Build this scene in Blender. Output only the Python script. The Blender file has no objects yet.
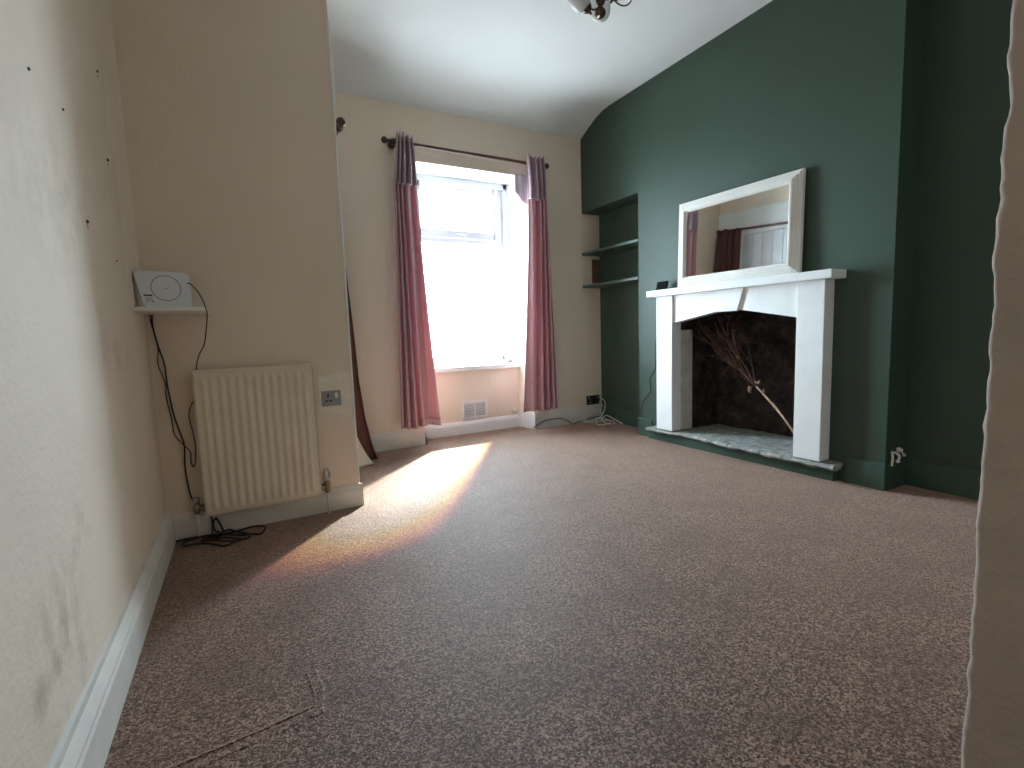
import bpy, bmesh, math, random
from mathutils import Vector, Matrix, Euler, noise
rng = random.Random(7)
scene = bpy.context.scene
C = scene.collection
PI = math.pi

# ------------------------------------------------------------------ materials
MATS = {}
def nt(name):
    m = bpy.data.materials.new(name); m.use_nodes = True
    t = m.node_tree; t.nodes.clear()
    out = t.nodes.new('ShaderNodeOutputMaterial')
    b = t.nodes.new('ShaderNodeBsdfPrincipled')
    t.links.new(b.outputs[0], out.inputs[0])
    MATS[name] = m
    return m, t, b, out
def lin(c):
    return tuple(((v/255)/12.92 if v/255 <= .04045 else ((v/255+.055)/1.055)**2.4) for v in c) + (1,)
def coords(t, scale=(1, 1, 1)):
    g = t.nodes.new('ShaderNodeNewGeometry'); mp = t.nodes.new('ShaderNodeMapping')
    mp.inputs['Scale'].default_value = scale
    t.links.new(g.outputs['Position'], mp.inputs[0]); return mp.outputs[0]
def noi(t, vec, scale, detail=3, rough=.55):
    n = t.nodes.new('ShaderNodeTexNoise'); n.inputs['Scale'].default_value = scale
    n.inputs['Detail'].default_value = detail; n.inputs['Roughness'].default_value = rough
    t.links.new(vec, n.inputs['Vector']); return n.outputs['Fac']
def ramp(t, fac, stops):
    r = t.nodes.new('ShaderNodeValToRGB'); e = r.color_ramp.elements
    while len(e) < len(stops): e.new(.5)
    for k, (p, c) in enumerate(stops): e[k].position = p; e[k].color = c
    t.links.new(fac, r.inputs[0]); return r.outputs[0]
def mix(t, fac, a, b, mode='MIX'):
    n = t.nodes.new('ShaderNodeMix'); n.data_type = 'RGBA'; n.blend_type = mode
    for s, v in ((0, fac), (6, a), (7, b)):
        if hasattr(v, 'links'): t.links.new(v, n.inputs[s])
        else: n.inputs[s].default_value = v
    return n.outputs[2]
def bump(t, b, h, strength=.3, dist=.01):
    n = t.nodes.new('ShaderNodeBump'); n.inputs['Strength'].default_value = strength
    n.inputs['Distance'].default_value = dist
    t.links.new(h, n.inputs['Height']); t.links.new(n.outputs[0], b.inputs['Normal'])
def math_(t, op, a, b=None):
    n = t.nodes.new('ShaderNodeMath'); n.operation = op
    for i, v in enumerate((a, b)):
        if v is None: continue
        if hasattr(v, 'links'): t.links.new(v, n.inputs[i])
        else: n.inputs[i].default_value = v
    return n.outputs[0]
def paint(name, c, rough=.6, var=.06, nscale=3, bscale=60, bstr=.15, metallic=0, bdist=.004, spec=.5):
    m, t, b, o = nt(name); v = coords(t)
    c1 = lin(c); c0 = tuple(x*(1-var) for x in c1[:3])+(1,); c2 = tuple(min(1, x*(1+var)) for x in c1[:3])+(1,)
    col = ramp(t, noi(t, v, nscale), [(.35, c0), (.65, c2)])
    t.links.new(col, b.inputs['Base Color'])
    b.inputs['Roughness'].default_value = rough; b.inputs['Metallic'].default_value = metallic
    b.inputs['Specular IOR Level'].default_value = spec
    if bstr: bump(t, b, noi(t, v, bscale, 4), bstr, bdist)
    return m

def blob(t, centre, radii):
    """0..1 mask, 1 inside an ellipsoid about a point of the room."""
    g = t.nodes.new('ShaderNodeNewGeometry')
    s = t.nodes.new('ShaderNodeVectorMath'); s.operation = 'SUBTRACT'
    t.links.new(g.outputs['Position'], s.inputs[0]); s.inputs[1].default_value = centre
    d = t.nodes.new('ShaderNodeVectorMath'); d.operation = 'DIVIDE'
    t.links.new(s.outputs[0], d.inputs[0]); d.inputs[1].default_value = radii
    l = t.nodes.new('ShaderNodeVectorMath'); l.operation = 'LENGTH'; t.links.new(d.outputs[0], l.inputs[0])
    n = t.nodes.new('ShaderNodeMapRange'); n.inputs['From Min'].default_value = 1; n.inputs['From Max'].default_value = .2
    t.links.new(l.outputs['Value'], n.inputs['Value']); return n.outputs['Result']

def build_mats():
    CREAM = (233, 218, 199)
    # cream emulsion over lining paper; damp stains low on the left wall
    m, t, b, o = nt('cream_wall'); v = coords(t)
    c = lin(CREAM)
    col = ramp(t, noi(t, v, 2.2), [(.3, tuple(x*.93 for x in c[:3])+(1,)), (.7, c)])
    def soft(f, a, bb): return ramp(t, f, [(a, (0, 0, 0, 1)), (bb, (1, 1, 1, 1))])
    def sep(sock):
        n = t.nodes.new('ShaderNodeSeparateColor'); t.links.new(sock, n.inputs[0]); return n.outputs[0]
    for cen, rad, sc, k in (((-.32, 1.14, .27), (.06, .20, .22), (1, 5, 3), .55), ((-.32, 1.30, .42), (.06, .10, .12), (1, 3, 3), .5), ((-.32, 1.01, .27), (.06, .05, .05), (1, 2, 2), .5), ((-.32, 1.85, .80), (.06, .30, .10), (1, 5, 5), .3), ((-.32, 1.40, 1.15), (.06, .5, .25), (1, 4, 4), .25), ((-.32, 2.1, 1.35), (.06, .10, .55), (1, 6, 1.5), .3)):
        msk = math_(t, 'MULTIPLY', blob(t, cen, rad), sep(soft(noi(t, coords(t, sc), 4, 5, .6), .42, .68)))
        col = mix(t, math_(t, 'MULTIPLY', msk, k), col, lin((150, 140, 116)))
    # white gloss brushed past the skirting on to the left wall
    g = t.nodes.new('ShaderNodeNewGeometry'); sx = t.nodes.new('ShaderNodeSeparateXYZ'); t.links.new(g.outputs['Position'], sx.inputs[0])
    lvl = math_(t, 'SUBTRACT', math_(t, 'SUBTRACT', .215, math_(t, 'MULTIPLY', sx.outputs[1], .042)), math_(t, 'MULTIPLY', noi(t, v, 12, 3), .03))
    near = math_(t, 'MULTIPLY', math_(t, 'LESS_THAN', sx.outputs[2], lvl), math_(t, 'LESS_THAN', sx.outputs[0], -.318))
    near = math_(t, 'MULTIPLY', near, math_(t, 'LESS_THAN', sx.outputs[1], 1.75))
    col = mix(t, math_(t, 'MULTIPLY', near, .8), col, lin((226, 228, 226)))
    t.links.new(col, b.inputs['Base Color']); b.inputs['Roughness'].default_value = .75
    bump(t, b, noi(t, v, 55, 5, .6), .35, .006)
    paint('ceiling_white', (220, 223, 222), .8, .03, 1.5, 40, .12)
    paint('green_wall', (55, 75, 62), .55, .05, 2.0, 50, .15, spec=.45)
    paint('bare_plaster', (234, 226, 212), .85, .05, 20, 80, .2)
    paint('white_gloss', (228, 230, 228), .42, .03, 6, 30, .1)
    paint('skirting_white', (214, 212, 204), .5, .06, 9, 30, .15)
    paint('skirting_green', (54, 78, 66), .5, .05, 5, 30, .15)
    paint('mantel_white', (237, 238, 237), .5, .03, 6, 60, .12)
    paint('jamb_board', (205, 200, 192), .7, .1, 12, 40, .3)
    paint('raw_plaster', (186, 170, 158), .85, .08, 9, 45, .5, bdist=.008)
    paint('upvc', (228, 231, 236), .3, .01, 3, 10, 0)
    paint('gasket', (60, 62, 64), .6, .05, 8, 10, 0)
    paint('radiator_enamel', (226, 216, 196), .38, .03, 8, 30, .05)
    paint('radiator_dark', (120, 112, 100), .6, .1, 8, 30, .05)
    paint('brass', (140, 125, 100), .35, .2, 40, 60, .1, metallic=.9)
    paint('chrome', (190, 185, 178), .2, .05, 20, 60, 0, metallic=1)
    paint('bronze', (92, 74, 62), .3, .15, 30, 60, .05, metallic=.9)
    paint('steel_plate', (150, 150, 150), .4, .05, 30, 60, 0, metallic=.6)
    paint('white_plastic', (226, 226, 224), .4, .02, 8, 60, 0)
    paint('router_shell', (216, 219, 222), .4, .02, 8, 60, 0)
    paint('black_plastic', (18, 18, 20), .55, .15, 20, 60, 0)
    paint('matte_black', (10, 10, 11), .9, .05, 20, 60, 0, spec=.15)
    paint('dark_print', (60, 62, 66), .6, .05, 20, 60, 0)
    paint('grey_print', (150, 153, 156), .6, .05, 20, 60, 0)
    paint('black_cable', (26, 22, 20), .45, .15, 20, 60, 0)
    paint('white_cable', (236, 233, 224), .45, .05, 20, 60, 0)
    paint('rod_wood', (74, 40, 30), .35, .25, 20, 60, .05)
    paint('brown_curtain', (92, 56, 46), .8, .15, 14, 220, .2)
    paint('curtain_lining', (226, 218, 200), .85, .05, 10, 220, .15)
    paint('door_white', (228, 232, 236), .45, .03, 4, 30, .08)
    paint('dark_wood', (70, 48, 36), .5, .2, 12, 60, .1)
    paint('shelf_green', (66, 88, 78), .45, .06, 8, 40, .1)
    paint('batten_wood', (112, 88, 68), .7, .2, 14, 60, .15)
    paint('mirror_frame', (233, 231, 225), .5, .03, 6, 60, .12)
    # carpet
    m, t, b, o = nt('carpet'); v = coords(t)
    n1 = noi(t, v, 230, 2, .6); n2 = noi(t, v, 5, 4); n3 = noi(t, v, 90, 3, .7)
    vo = t.nodes.new('ShaderNodeTexVoronoi'); vo.inputs['Scale'].default_value = 230; t.links.new(v, vo.inputs['Vector'])
    sc_ = t.nodes.new('ShaderNodeSeparateColor'); t.links.new(vo.outputs['Color'], sc_.inputs[0])
    sp = math_(t, 'ADD', math_(t, 'ADD', math_(t, 'MULTIPLY', n1, .35), math_(t, 'MULTIPLY', n3, .35)), math_(t, 'MULTIPLY', sc_.outputs[0], .30))
    col = ramp(t, sp, [(.34, lin((42, 29, 22))), (.49, lin((98, 75, 62))), (.66, lin((180, 149, 128)))])
    col = mix(t, ramp(t, n2, [(.42, (0, 0, 0, 1)), (.62, (.35, .35, .35, 1))]), col, lin((78, 58, 49)))
    t.links.new(col, b.inputs['Base Color']); b.inputs['Roughness'].default_value = .62
    b.inputs['Specular IOR Level'].default_value = .3
    b.inputs['Sheen Weight'].default_value = .8; b.inputs['Sheen Roughness'].default_value = .36; b.inputs['Sheen Tint'].default_value = lin((252, 212, 192))
    bump(t, b, sp, .6, .010)
    # curtain: shiny pink fabric that lets daylight through
    for nm, c, ct in (('pink_curtain', (202, 160, 168), (246, 176, 182)), ('mauve_heading', (182, 156, 168), (180, 140, 160)), ('lilac_lining', (212, 204, 216), (214, 196, 204))):
        m, t, b, o = nt(nm); v = coords(t, (1, 1, .25))
        cc = lin(c)
        col = ramp(t, noi(t, v, 120, 3), [(.3, tuple(x*.88 for x in cc[:3])+(1,)), (.7, cc)])
        t.links.new(col, b.inputs['Base Color']); b.inputs['Roughness'].default_value = .28
        b.inputs['Specular IOR Level'].default_value = .8; b.inputs['Sheen Weight'].default_value = .15
        tr = t.nodes.new('ShaderNodeBsdfTranslucent'); tr.inputs[0].default_value = lin(ct)
        mx = t.nodes.new('ShaderNodeMixShader'); mx.inputs[0].default_value = .11 if nm != 'mauve_heading' else .05
        t.links.new(b.outputs[0], mx.inputs[1]); t.links.new(tr.outputs[0], mx.inputs[2]); t.links.new(mx.outputs[0], o.inputs[0])
        bump(t, b, noi(t, v, 300, 2), .1, .002)
    # window glass (thin pane): clear with a faint reflection
    m, t, b, o = nt('pane_glass')
    tr = t.nodes.new('ShaderNodeBsdfTransparent'); tr.inputs[0].default_value = (.97, .98, .98, 1)
    gl = t.nodes.new('ShaderNodeBsdfGlossy'); gl.inputs['Roughness'].default_value = .02
    lw = t.nodes.new('ShaderNodeLayerWeight'); lw.inputs[0].default_value = .12
    mx = t.nodes.new('ShaderNodeMixShader'); t.links.new(math_(t, 'ADD', math_(t, 'MULTIPLY', math_(t, 'POWER', lw.outputs['Facing'], 3), .3), .03), mx.inputs[0])
    t.links.new(tr.outputs[0], mx.inputs[1]); t.links.new(gl.outputs[0], mx.inputs[2]); t.links.new(mx.outputs[0], o.inputs[0])
    m, t, b, o = nt('mirror_glass'); b.inputs['Metallic'].default_value = 1; b.inputs['Roughness'].default_value = .015
    t.links.new(ramp(t, noi(t, coords(t), 2), [(0, (.86, .88, .86, 1)), (1, (.9, .91, .9, 1))]), b.inputs['Base Color'])
    m, t, b, o = nt('shade_glass'); b.inputs['Base Color'].default_value = (.9, .92, .92, 1); b.inputs['Roughness'].default_value = .35
    b.inputs['Transmission Weight'].default_value = .55; b.inputs['IOR'].default_value = 1.3
    bump(t, b, noi(t, coords(t), 60), .1, .003)
    # sooty rubble stone
    m, t, b, o = nt('soot_stone'); v = coords(t)
    vo = t.nodes.new('ShaderNodeTexVoronoi'); vo.inputs['Scale'].default_value = 8; t.links.new(coords(t, (1, 1, 1.7)), vo.inputs['Vector'])
    col = ramp(t, noi(t, v, 9, 6, .7), [(.3, lin((30, 25, 22))), (.55, lin((66, 57, 50))), (.75, lin((104, 92, 82)))])
    t.links.new(col, b.inputs['Base Color']); b.inputs['Roughness'].default_value = .95
    h = math_(t, 'ADD', math_(t, 'MULTIPLY', vo.outputs['Distance'], 1.2), noi(t, v, 18, 5, .7))
    bump(t, b, h, .9, .03)
    m, t, b, o = nt('hearth_stone'); v = coords(t)
    col = ramp(t, noi(t, v, 22, 6, .75), [(.3, lin((92, 96, 92))), (.5, lin((150, 152, 146))), (.72, lin((205, 203, 195)))])
    t.links.new(col, b.inputs['Base Color']); b.inputs['Roughness'].default_value = .9
    bump(t, b, noi(t, v, 40, 6, .7), .8, .01)
    paint('dry_stem', (206, 174, 144), .7, .25, 40, 60, .2)
    paint('dry_leaf', (150, 128, 104), .8, .2, 40, 60, .2)
    paint('dry_twig', (96, 66, 52), .8, .25, 40, 60, .2)
    paint('ply_patch', (226, 224, 214), .8, .04, 12, 80, .15)
build_mats()
M = MATS

# ------------------------------------------------------------------ mesh helpers
class MB:
    def __init__(s): s.bm = bmesh.new()
    def box(s, x0, x1, y0, y1, z0, z1, bev=0, seg=2, rot=None, piv=None):
        r = bmesh.ops.create_cube(s.bm, size=1)
        mt = Matrix.Translation(((x0+x1)/2, (y0+y1)/2, (z0+z1)/2)) @ Matrix.Diagonal((abs(x1-x0), abs(y1-y0), abs(z1-z0), 1))
        bmesh.ops.transform(s.bm, matrix=mt, verts=r['verts'])
        vs = r['verts']
        if bev:
            es = list({e for v in vs for e in v.link_edges})
            q = bmesh.ops.bevel(s.bm, geom=es, offset=bev, segments=seg, affect='EDGES', profile=.6)
            vs = list({v for f in q['faces'] for v in f.verts} | {v for v in vs if v.is_valid})
            # gather whole island
            seen = set(vs); st = list(vs)
            while st:
                v = st.pop()
                for e in v.link_edges:
                    w = e.other_vert(v)
                    if w not in seen: seen.add(w); st.append(w)
            vs = list(seen)
        if rot is not None:
            p = Vector(piv if piv else ((x0+x1)/2, (y0+y1)/2, (z0+z1)/2))
            bmesh.ops.transform(s.bm, matrix=Matrix.Translation(p) @ rot @ Matrix.Translation(-p), verts=vs)
        return s
    def prism(s, pts, axis, a, b):
        """closed 2-D outline extruded along an axis; pts are the two other coordinates in order"""
        def P(u, v, w):
            return {'x': (w, u, v), 'y': (u, w, v), 'z': (u, v, w)}[axis]
        lo = [s.bm.verts.new(P(u, v, a)) for u, v in pts]; hi = [s.bm.verts.new(P(u, v, b)) for u, v in pts]
        n = len(pts)
        s.bm.faces.new(lo[::-1]); s.bm.faces.new(hi)
        for i in range(n): s.bm.faces.new((lo[i], lo[(i+1) % n], hi[(i+1) % n], hi[i]))
        return s
    def tube(s, pts, r, n=8, cap=True):
        pts = [Vector(p) for p in pts]
        rs = r if isinstance(r, (list, tuple)) else [r]*len(pts)
        rings = []; up = None
        for i, p in enumerate(pts):
            d = (pts[min(i+1, len(pts)-1)] - pts[max(i-1, 0)]).normalized()
            if up is None:
                up = Vector((0, 0, 1)) if abs(d.z) < .9 else Vector((1, 0, 0))
            a = d.cross(up)
            if a.length < 1e-5: a = d.orthogonal()
            a.normalize(); bb = a.cross(d).normalized(); up = bb
            rings.append([s.bm.verts.new(p + (a*math.cos(2*PI*k/n) + bb*math.sin(2*PI*k/n))*rs[i]) for k in range(n)])
        for i in range(len(rings)-1):
            for k in range(n):
                s.bm.faces.new((rings[i][k], rings[i][(k+1) % n], rings[i+1][(k+1) % n], rings[i+1][k]))
        if cap: s.bm.faces.new(rings[0][::-1]); s.bm.faces.new(rings[-1])
        return s
    def lathe(s, prof, origin=(0, 0, 0), axis=(0, 0, 1), n=24):
        """prof: list of (radius, height) along axis"""
        q = Vector((0, 0, 1)).rotation_difference(Vector(axis).normalized()); o = Vector(origin)
        rings = []
        for r, h in prof:
            if r < 1e-6: rings.append([s.bm.verts.new(o + q @ Vector((0, 0, h)))]*n)
            else: rings.append([s.bm.verts.new(o + q @ Vector((r*math.cos(2*PI*k/n), r*math.sin(2*PI*k/n), h))) for k in range(n)])
        for i in range(len(rings)-1):
            for k in range(n):
                vs = []
                for v in (rings[i][k], rings[i][(k+1) % n], rings[i+1][(k+1) % n], rings[i+1][k]):
                    if v not in vs: vs.append(v)
                if len(vs) >= 3: s.bm.faces.new(vs)
        return s
    def grid(s, f, nu, nv):
        g = [[s.bm.verts.new(f(i/nu, j/nv)) for j in range(nv+1)] for i in range(nu+1)]
        for i in range(nu):
            for j in range(nv): s.bm.faces.new((g[i][j], g[i+1][j], g[i+1][j+1], g[i][j+1]))
        return s
    def ball(s, c, r, sub=2, sc=(1, 1, 1)):
        q = bmesh.ops.create_icosphere(s.bm, subdivisions=sub, radius=r)
        bmesh.ops.transform(s.bm, matrix=Matrix.Translation(c) @ Matrix.Diagonal((*sc, 1)), verts=q['verts'])
        return s
    def build(s, name, mat, parent=None, smooth=False, solid=0, local=False, angle=None):
        bm = s.bm
        bmesh.ops.recalc_face_normals(bm, faces=bm.faces)
        me = bpy.data.meshes.new(name)
        if parent is not None:
            if not local:
                off = Vector(parent.location)
                pp = parent
                while pp.parent is not None:
                    pp = pp.parent; off = off + pp.location
                for v in bm.verts: v.co -= off
            loc = Vector((0, 0, 0))
        else:
            lo = [min(v.co[i] for v in bm.verts) for i in range(3)]; hi = [max(v.co[i] for v in bm.verts) for i in range(3)]
            loc = Vector(((lo[0]+hi[0])/2, (lo[1]+hi[1])/2, lo[2]))
            for v in bm.verts: v.co -= loc
        bm.to_mesh(me); bm.free()
        me.materials.append(M[mat])
        if smooth:
            for p in me.polygons: p.use_smooth = True
            if angle:
                me.set_sharp_from_angle(angle=math.radians(angle))
        o = bpy.data.objects.new(name, me); C.objects.link(o); o.location = loc
        if parent is not None: o.parent = parent
        if solid:
            md = o.modifiers.new('thickness', 'SOLIDIFY'); md.thickness = solid; md.offset = 0
        return o
def tag(o, label, cat, group=None, kind=None):
    if label: o['label'] = label
    if cat: o['category'] = cat
    if group: o['group'] = group
    if kind: o['kind'] = kind
    return o
def thing(name, label, cat, loc, rot=(0, 0, 0), group=None):
    o = bpy.data.objects.new(name, None); C.objects.link(o)
    o.empty_display_size = .05
    o.location = loc; o.rotation_euler = rot
    bpy.context.view_layer.update()
    return tag(o, label, cat, group)
def struct(o, label=None, cat=None): return tag(o, label, cat, None, 'structure')
def smooth_path(pts, n=6):
    pts = [Vector(p) for p in pts]; out = []
    for i in range(len(pts)-1):
        p0 = pts[max(i-1, 0)]; p1 = pts[i]; p2 = pts[i+1]; p3 = pts[min(i+2, len(pts)-1)]
        for k in range(n):
            t = k/n
            out.append(.5*((2*p1) + (p2-p0)*t + (2*p0-5*p1+4*p2-p3)*t*t + (3*p1-p0-3*p2+p3)*t**3))
    out.append(pts[-1]); return out

# ------------------------------------------------------------------ room constants (metres; camera above the origin)
XL, YR, XP, YW, XG, XA = -.325, 2.44, .458, 3.53, 2.675, 2.865
H = 2.565
YB = -1.5                      # back of the room, behind the camera
CEIL = [(YB-.1, H), (3.16, H), (3.24, 2.557), (3.32, 2.534), (3.40, 2.50), (3.47, 2.467), (3.53, 2.437), (3.62, 2.40)]

# floor: one carpet with the raised seam at the front left
mb = MB()
mb.box(XL-.1, 3.3, YB-.1, 4.2, -.06, 0)
seam = [(-.26, 1.075), (-.16, 1.083), (-.04, 1.092), (.09, 1.108), (.098, 1.16), (.092, 1.25)]
w = .020
L = [Vector((x, y, 0)) for x, y in seam]
prev = None
for i, p in enumerate(L):
    d = (L[min(i+1, len(L)-1)] - L[max(i-1, 0)]).normalized(); nrm = Vector((-d.y, d.x, 0))
    ww = w*(1 if i < 4 else .7); hh = .0013 if 0 < i < len(L)-1 else .001
    cur = [mb.bm.verts.new(p + nrm*a + Vector((0, 0, b))) for a, b in ((ww*1.5, -.001), (ww*.8, hh*2), (ww*.62, hh*.2), (-ww*.55, hh*1.2), (-ww*1.1, -.001))]
    if prev:
        for k in range(4): mb.bm.faces.new((prev[k], prev[k+1], cur[k+1], cur[k]))
    prev = cur
struct(mb.build('floor', 'carpet'), 'worn beige brown pile carpet covering the whole floor', 'floor')

# ceiling with a coved slope down to the window wall
mb = MB()
mb.prism(CEIL + [(3.62, 2.75), (YB-.1, 2.75)], 'x', XL-.1, 3.3)
struct(mb.build('ceiling', 'ceiling_white', smooth=True, angle=30), 'white plaster ceiling sloping down towards the window wall', 'ceiling')

# left wall
mb = MB(); mb.box(XL-.12, XL, YB-.1, YR+.1, 0, H+.05)
struct(mb.build('wall_left', 'cream_wall'), 'cream left wall with scuffs, plugs and damp stains', 'wall')
# projecting block: radiator face and the side with the door
mb = MB()
mb.box(XL-.12, XP, YR, 2.60, 0, H+.05)
mb.box(XL-.12, XP, 2.60, 3.30, 1.89, H+.05)
mb.box(XL-.12, XP, 3.30, YW+.05, 0, H+.05)
mb.box(XL-.12, .36, 2.60, 3.30, 0, 1.89)
struct(mb.build('wall_partition', 'cream_wall'), 'cream projecting wall carrying the radiator and router shelf', 'wall')
mb = MB(); mb.box(XP-.006, XP+.004, YR-.004, YR+.008, .12, 2.24, .002)
struct(mb.build('trim_1', 'white_gloss'), 'thin white corner bead on the projecting wall', 'trim')
# bare filler patch round the metal socket
mb = MB()
pts = [(.300, .48), (.33, .462), (.36, .47), (.40, .455), (.448, .45), (.452, .55), (.449, .655), (.41, .662), (.37, .652), (.33, .648), (.302, .645), (.306, .57)]
mb.prism([(x, z) for x, z in pts], 'y', YR-.0015, YR+.003)
struct(mb.build('trim_2', 'bare_plaster'), 'pale unpainted filler patch around the metal socket', 'trim')

# window wall with an opening down to the floor, splayed reveals, panel under the sill
OX0, OX1, IX0, IX1, YF = 1.172, 2.135, 1.212, 2.085, 3.80
ZL = 2.072
mb = MB()
mb.prism([(XP-.02, YW), (OX0, YW), (IX0, YF), (IX0, YF+.12), (XP-.02, YF+.12)], 'z', 0, 2.75)
mb.prism([(OX1, YW), (3.3, YW), (3.3, YF+.12), (IX1, YF+.12), (IX1, YF)], 'z', 0, 2.75)
mb.box(OX0, OX1, YW, YF+.12, ZL, 2.75)
mb.box(IX0-.03, IX1+.03, 3.72, YF+.12, 0, .53)
struct(mb.build('wall_window', 'cream_wall'), 'cream window wall with a deep splayed window recess', 'wall')

# green chimney wall with alcove and fire opening
mb = MB()
mb.box(XG, 3.2, 1.17, 1.50, 0, H+.05)
mb.box(XG, 3.2, 2.50, 2.84, 0, H+.05)
mb.box(XG, 3.2, 1.50, 2.50, 1.0, H+.05)
mb.box(XG, 3.2, 2.84, YW, 1.825, H+.05)
mb.box(XA, 3.2, 2.84, YW, 0, 1.825)
mb.box(XA, 3.2, -.1, 1.17, 0, H+.05)
struct(mb.build('wall_chimney', 'green_wall'), 'dark green chimney wall with shelved alcove and fireplace', 'wall')
# rubble lining of the fire opening
mb = MB()
def stone(u, v, du, base):
    n = noise.noise(Vector((u*6, v*9, du)))*.03 + noise.noise(Vector((u*17, v*21, du+3)))*.012
    return base + n
mb.grid(lambda u, v: Vector((stone(u, v, 1, 3.08), 1.50+u*1.0, .0+v*1.0)), 50, 50)
mb.grid(lambda u, v: Vector((2.69+u*.42, stone(u, v, 5, 1.535), v*1.0)), 24, 50)
mb.grid(lambda u, v: Vector((2.69+u*.42, stone(u, v, 9, 2.462), v*1.0)), 24, 50)
mb.grid(lambda u, v: Vector((2.69+u*.42, 1.5+v*1.0, stone(u, v, 12, .955))), 24, 50)
struct(mb.build('wall_firebox', 'soot_stone', smooth=True), 'soot blackened rubble stone inside the fireplace', 'wall')

# near wall end at the right of the picture, and the back of the room
mb = MB()
yb, xf = .216, .70
ys = []
nz = 260
def edge(z, k):
    return noise.noise(Vector((0, k*3.1, z*14)))*.004 + noise.noise(Vector((5, k, z*45)))*.0022 - max(0, noise.noise(Vector((9, k, z*60)))-.25)*.006
prof = [(-.45, 0), (.15, 0), (yb-.010, .0), (yb-.005, .0004), (yb-.0015, .0016), (yb, .0045), (yb, .03), (yb, .5), (yb, 2.45)]
rows = []
for j in range(nz+1):
    z = j*(H+.04)/nz
    row = []
    for k, (y, dx) in enumerate(prof):
        e = edge(z, 0) if 2 <= k <= 6 else 0
        row.append(mb.bm.verts.new((xf+dx+(edge(z, 7)*.5 if 3 <= k <= 5 else 0), y+e, z)))
    rows.append(row)
for j in range(nz):
    for k in range(len(prof)-1): mb.bm.faces.new((rows[j][k], rows[j][k+1], rows[j+1][k+1], rows[j+1][k]))
struct(mb.build('wall_front', 'raw_plaster', smooth=True, angle=50), 'rough bare plaster end of the near wall', 'wall')
mb = MB(); mb.box(XL-.1, .75, YB-.1, YB, 0, H+.05); mb.box(.70, .80, YB-.1, -.45, 0, H+.05)
struct(mb.build('wall_rear', 'cream_wall'), 'cream wall closing the passage behind', 'wall')

# skirting boards
def skirt(name, mat, x0, y0, x1, y1, h, t, side, lab, moulded=True):
    """board along a wall from (x0,y0) to (x1,y1); side = unit normal into the room"""
    d = Vector((x1-x0, y1-y0, 0)); n = Vector((*side, 0)); mb = MB()
    pr = [(0, 0), (t, 0), (t, h*.72), (t*.86, h*.77), (t*.86, h*.82), (t*.5, h*.95), (t*.35, h), (0, h)] if moulded else [(0, 0), (t, 0), (t, h-.006), (t-.006, h), (0, h)]
    A = [mb.bm.verts.new(Vector((x0, y0, 0)) + n*a + Vector((0, 0, b))) for a, b in pr]
    B = [mb.bm.verts.new(Vector((x0, y0, 0)) + d + n*a + Vector((0, 0, b))) for a, b in pr]
    k = len(pr)
    mb.bm.faces.new(A); mb.bm.faces.new(B[::-1])
    for i in range(k): mb.bm.faces.new((A[i], A[(i+1) % k], B[(i+1) % k], B[i]))
    return struct(mb.build(name, mat), lab, 'skirting board')
skirt('baseboard_left', 'skirting_white', XL, YB, XL, YR, .132, .025, (1, 0), 'white moulded skirting along the left wall')
skirt('baseboard_partition', 'skirting_white', XL, YR, XP+.014, YR, .108, .016, (0, -1), 'white skirting below the radiator')
skirt('baseboard_partition_side', 'skirting_white', XP, YR, XP, 2.56, .108, .014, (1, 0), 'short white skirting round the projecting wall corner')
skirt('baseboard_window', 'skirting_white', XP, YW, OX0+.002, YW, .130, .018, (0, -1), 'white skirting left of the window recess')
skirt('baseboard_recess', 'white_gloss', IX0-.03, 3.72, IX1+.02, 3.72, .108, .018, (0, -1), 'white skirting inside the window recess')
skirt('baseboard_socket', 'skirting_white', OX1-.002, YW, XA, YW, .146, .018, (0, -1), 'white skirting below the black double socket')
mb = MB()
mb.prism([(OX1-.004, YW-.018), (OX1+.010, YW-.018), (OX1-.03, 3.72), (OX1-.05, 3.72)], 'z', 0, .135)
mb.prism([(OX0+.004, YW-.018), (OX0-.010, YW-.018), (OX0+.03, 3.72), (OX0+.05, 3.72)], 'z', 0, .125)
struct(mb.build('baseboard_reveal', 'white_gloss'), 'white returns of skirting in the window recess', 'skirting board')
skirt('baseboard_chimney', 'skirting_green', XG, 1.165, XG, 1.34, .133, .012, (-1, 0), 'green skirting right of the hearth', False)
skirt('baseboard_chimney_left', 'skirting_green', XG, 2.70, XG, 2.845, .133, .012, (-1, 0), 'green skirting left of the hearth', False)
skirt('baseboard_alcove', 'skirting_green', XA, 2.84, XA, YW, .12, .014, (-1, 0), 'dark green skirting in the shelved alcove', False)
skirt('baseboard_alcove_right', 'skirting_green', XA, .21, XA, 1.17, .133, .014, (-1, 0), 'dark green skirting right of the chimney', False)
skirt('baseboard_chimney_side', 'skirting_green', XG, 1.17, XA, 1.17, .133, .012, (0, -1), 'dark green skirting on the chimney side', False)

# ------------------------------------------------------------------ window
win = struct(thing('window_1', 'white plastic window with opening top light and blank bright panes', 'window', (1.65, YF, .55)))
GX0, GX1, ZS, ZT = 1.30, 1.968, .56, 2.072
FX0, FX1 = IX0, IX1
mb = MB()
fo = .055
mb.box(FX0-.02, FX0+.045, YF-.015, YF+.06, ZS, ZT+.02, .006); mb.box(FX1-.045, FX1+.02, YF-.015, YF+.06, ZS, ZT+.02, .006)
mb.box(FX0, FX1, YF-.015, YF+.06, ZT-.05, ZT+.02, .006); mb.box(FX0, FX1, YF-.015, YF+.06, ZS-.02, ZS+.03, .006)
mb.build('frame', 'upvc', win)
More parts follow.
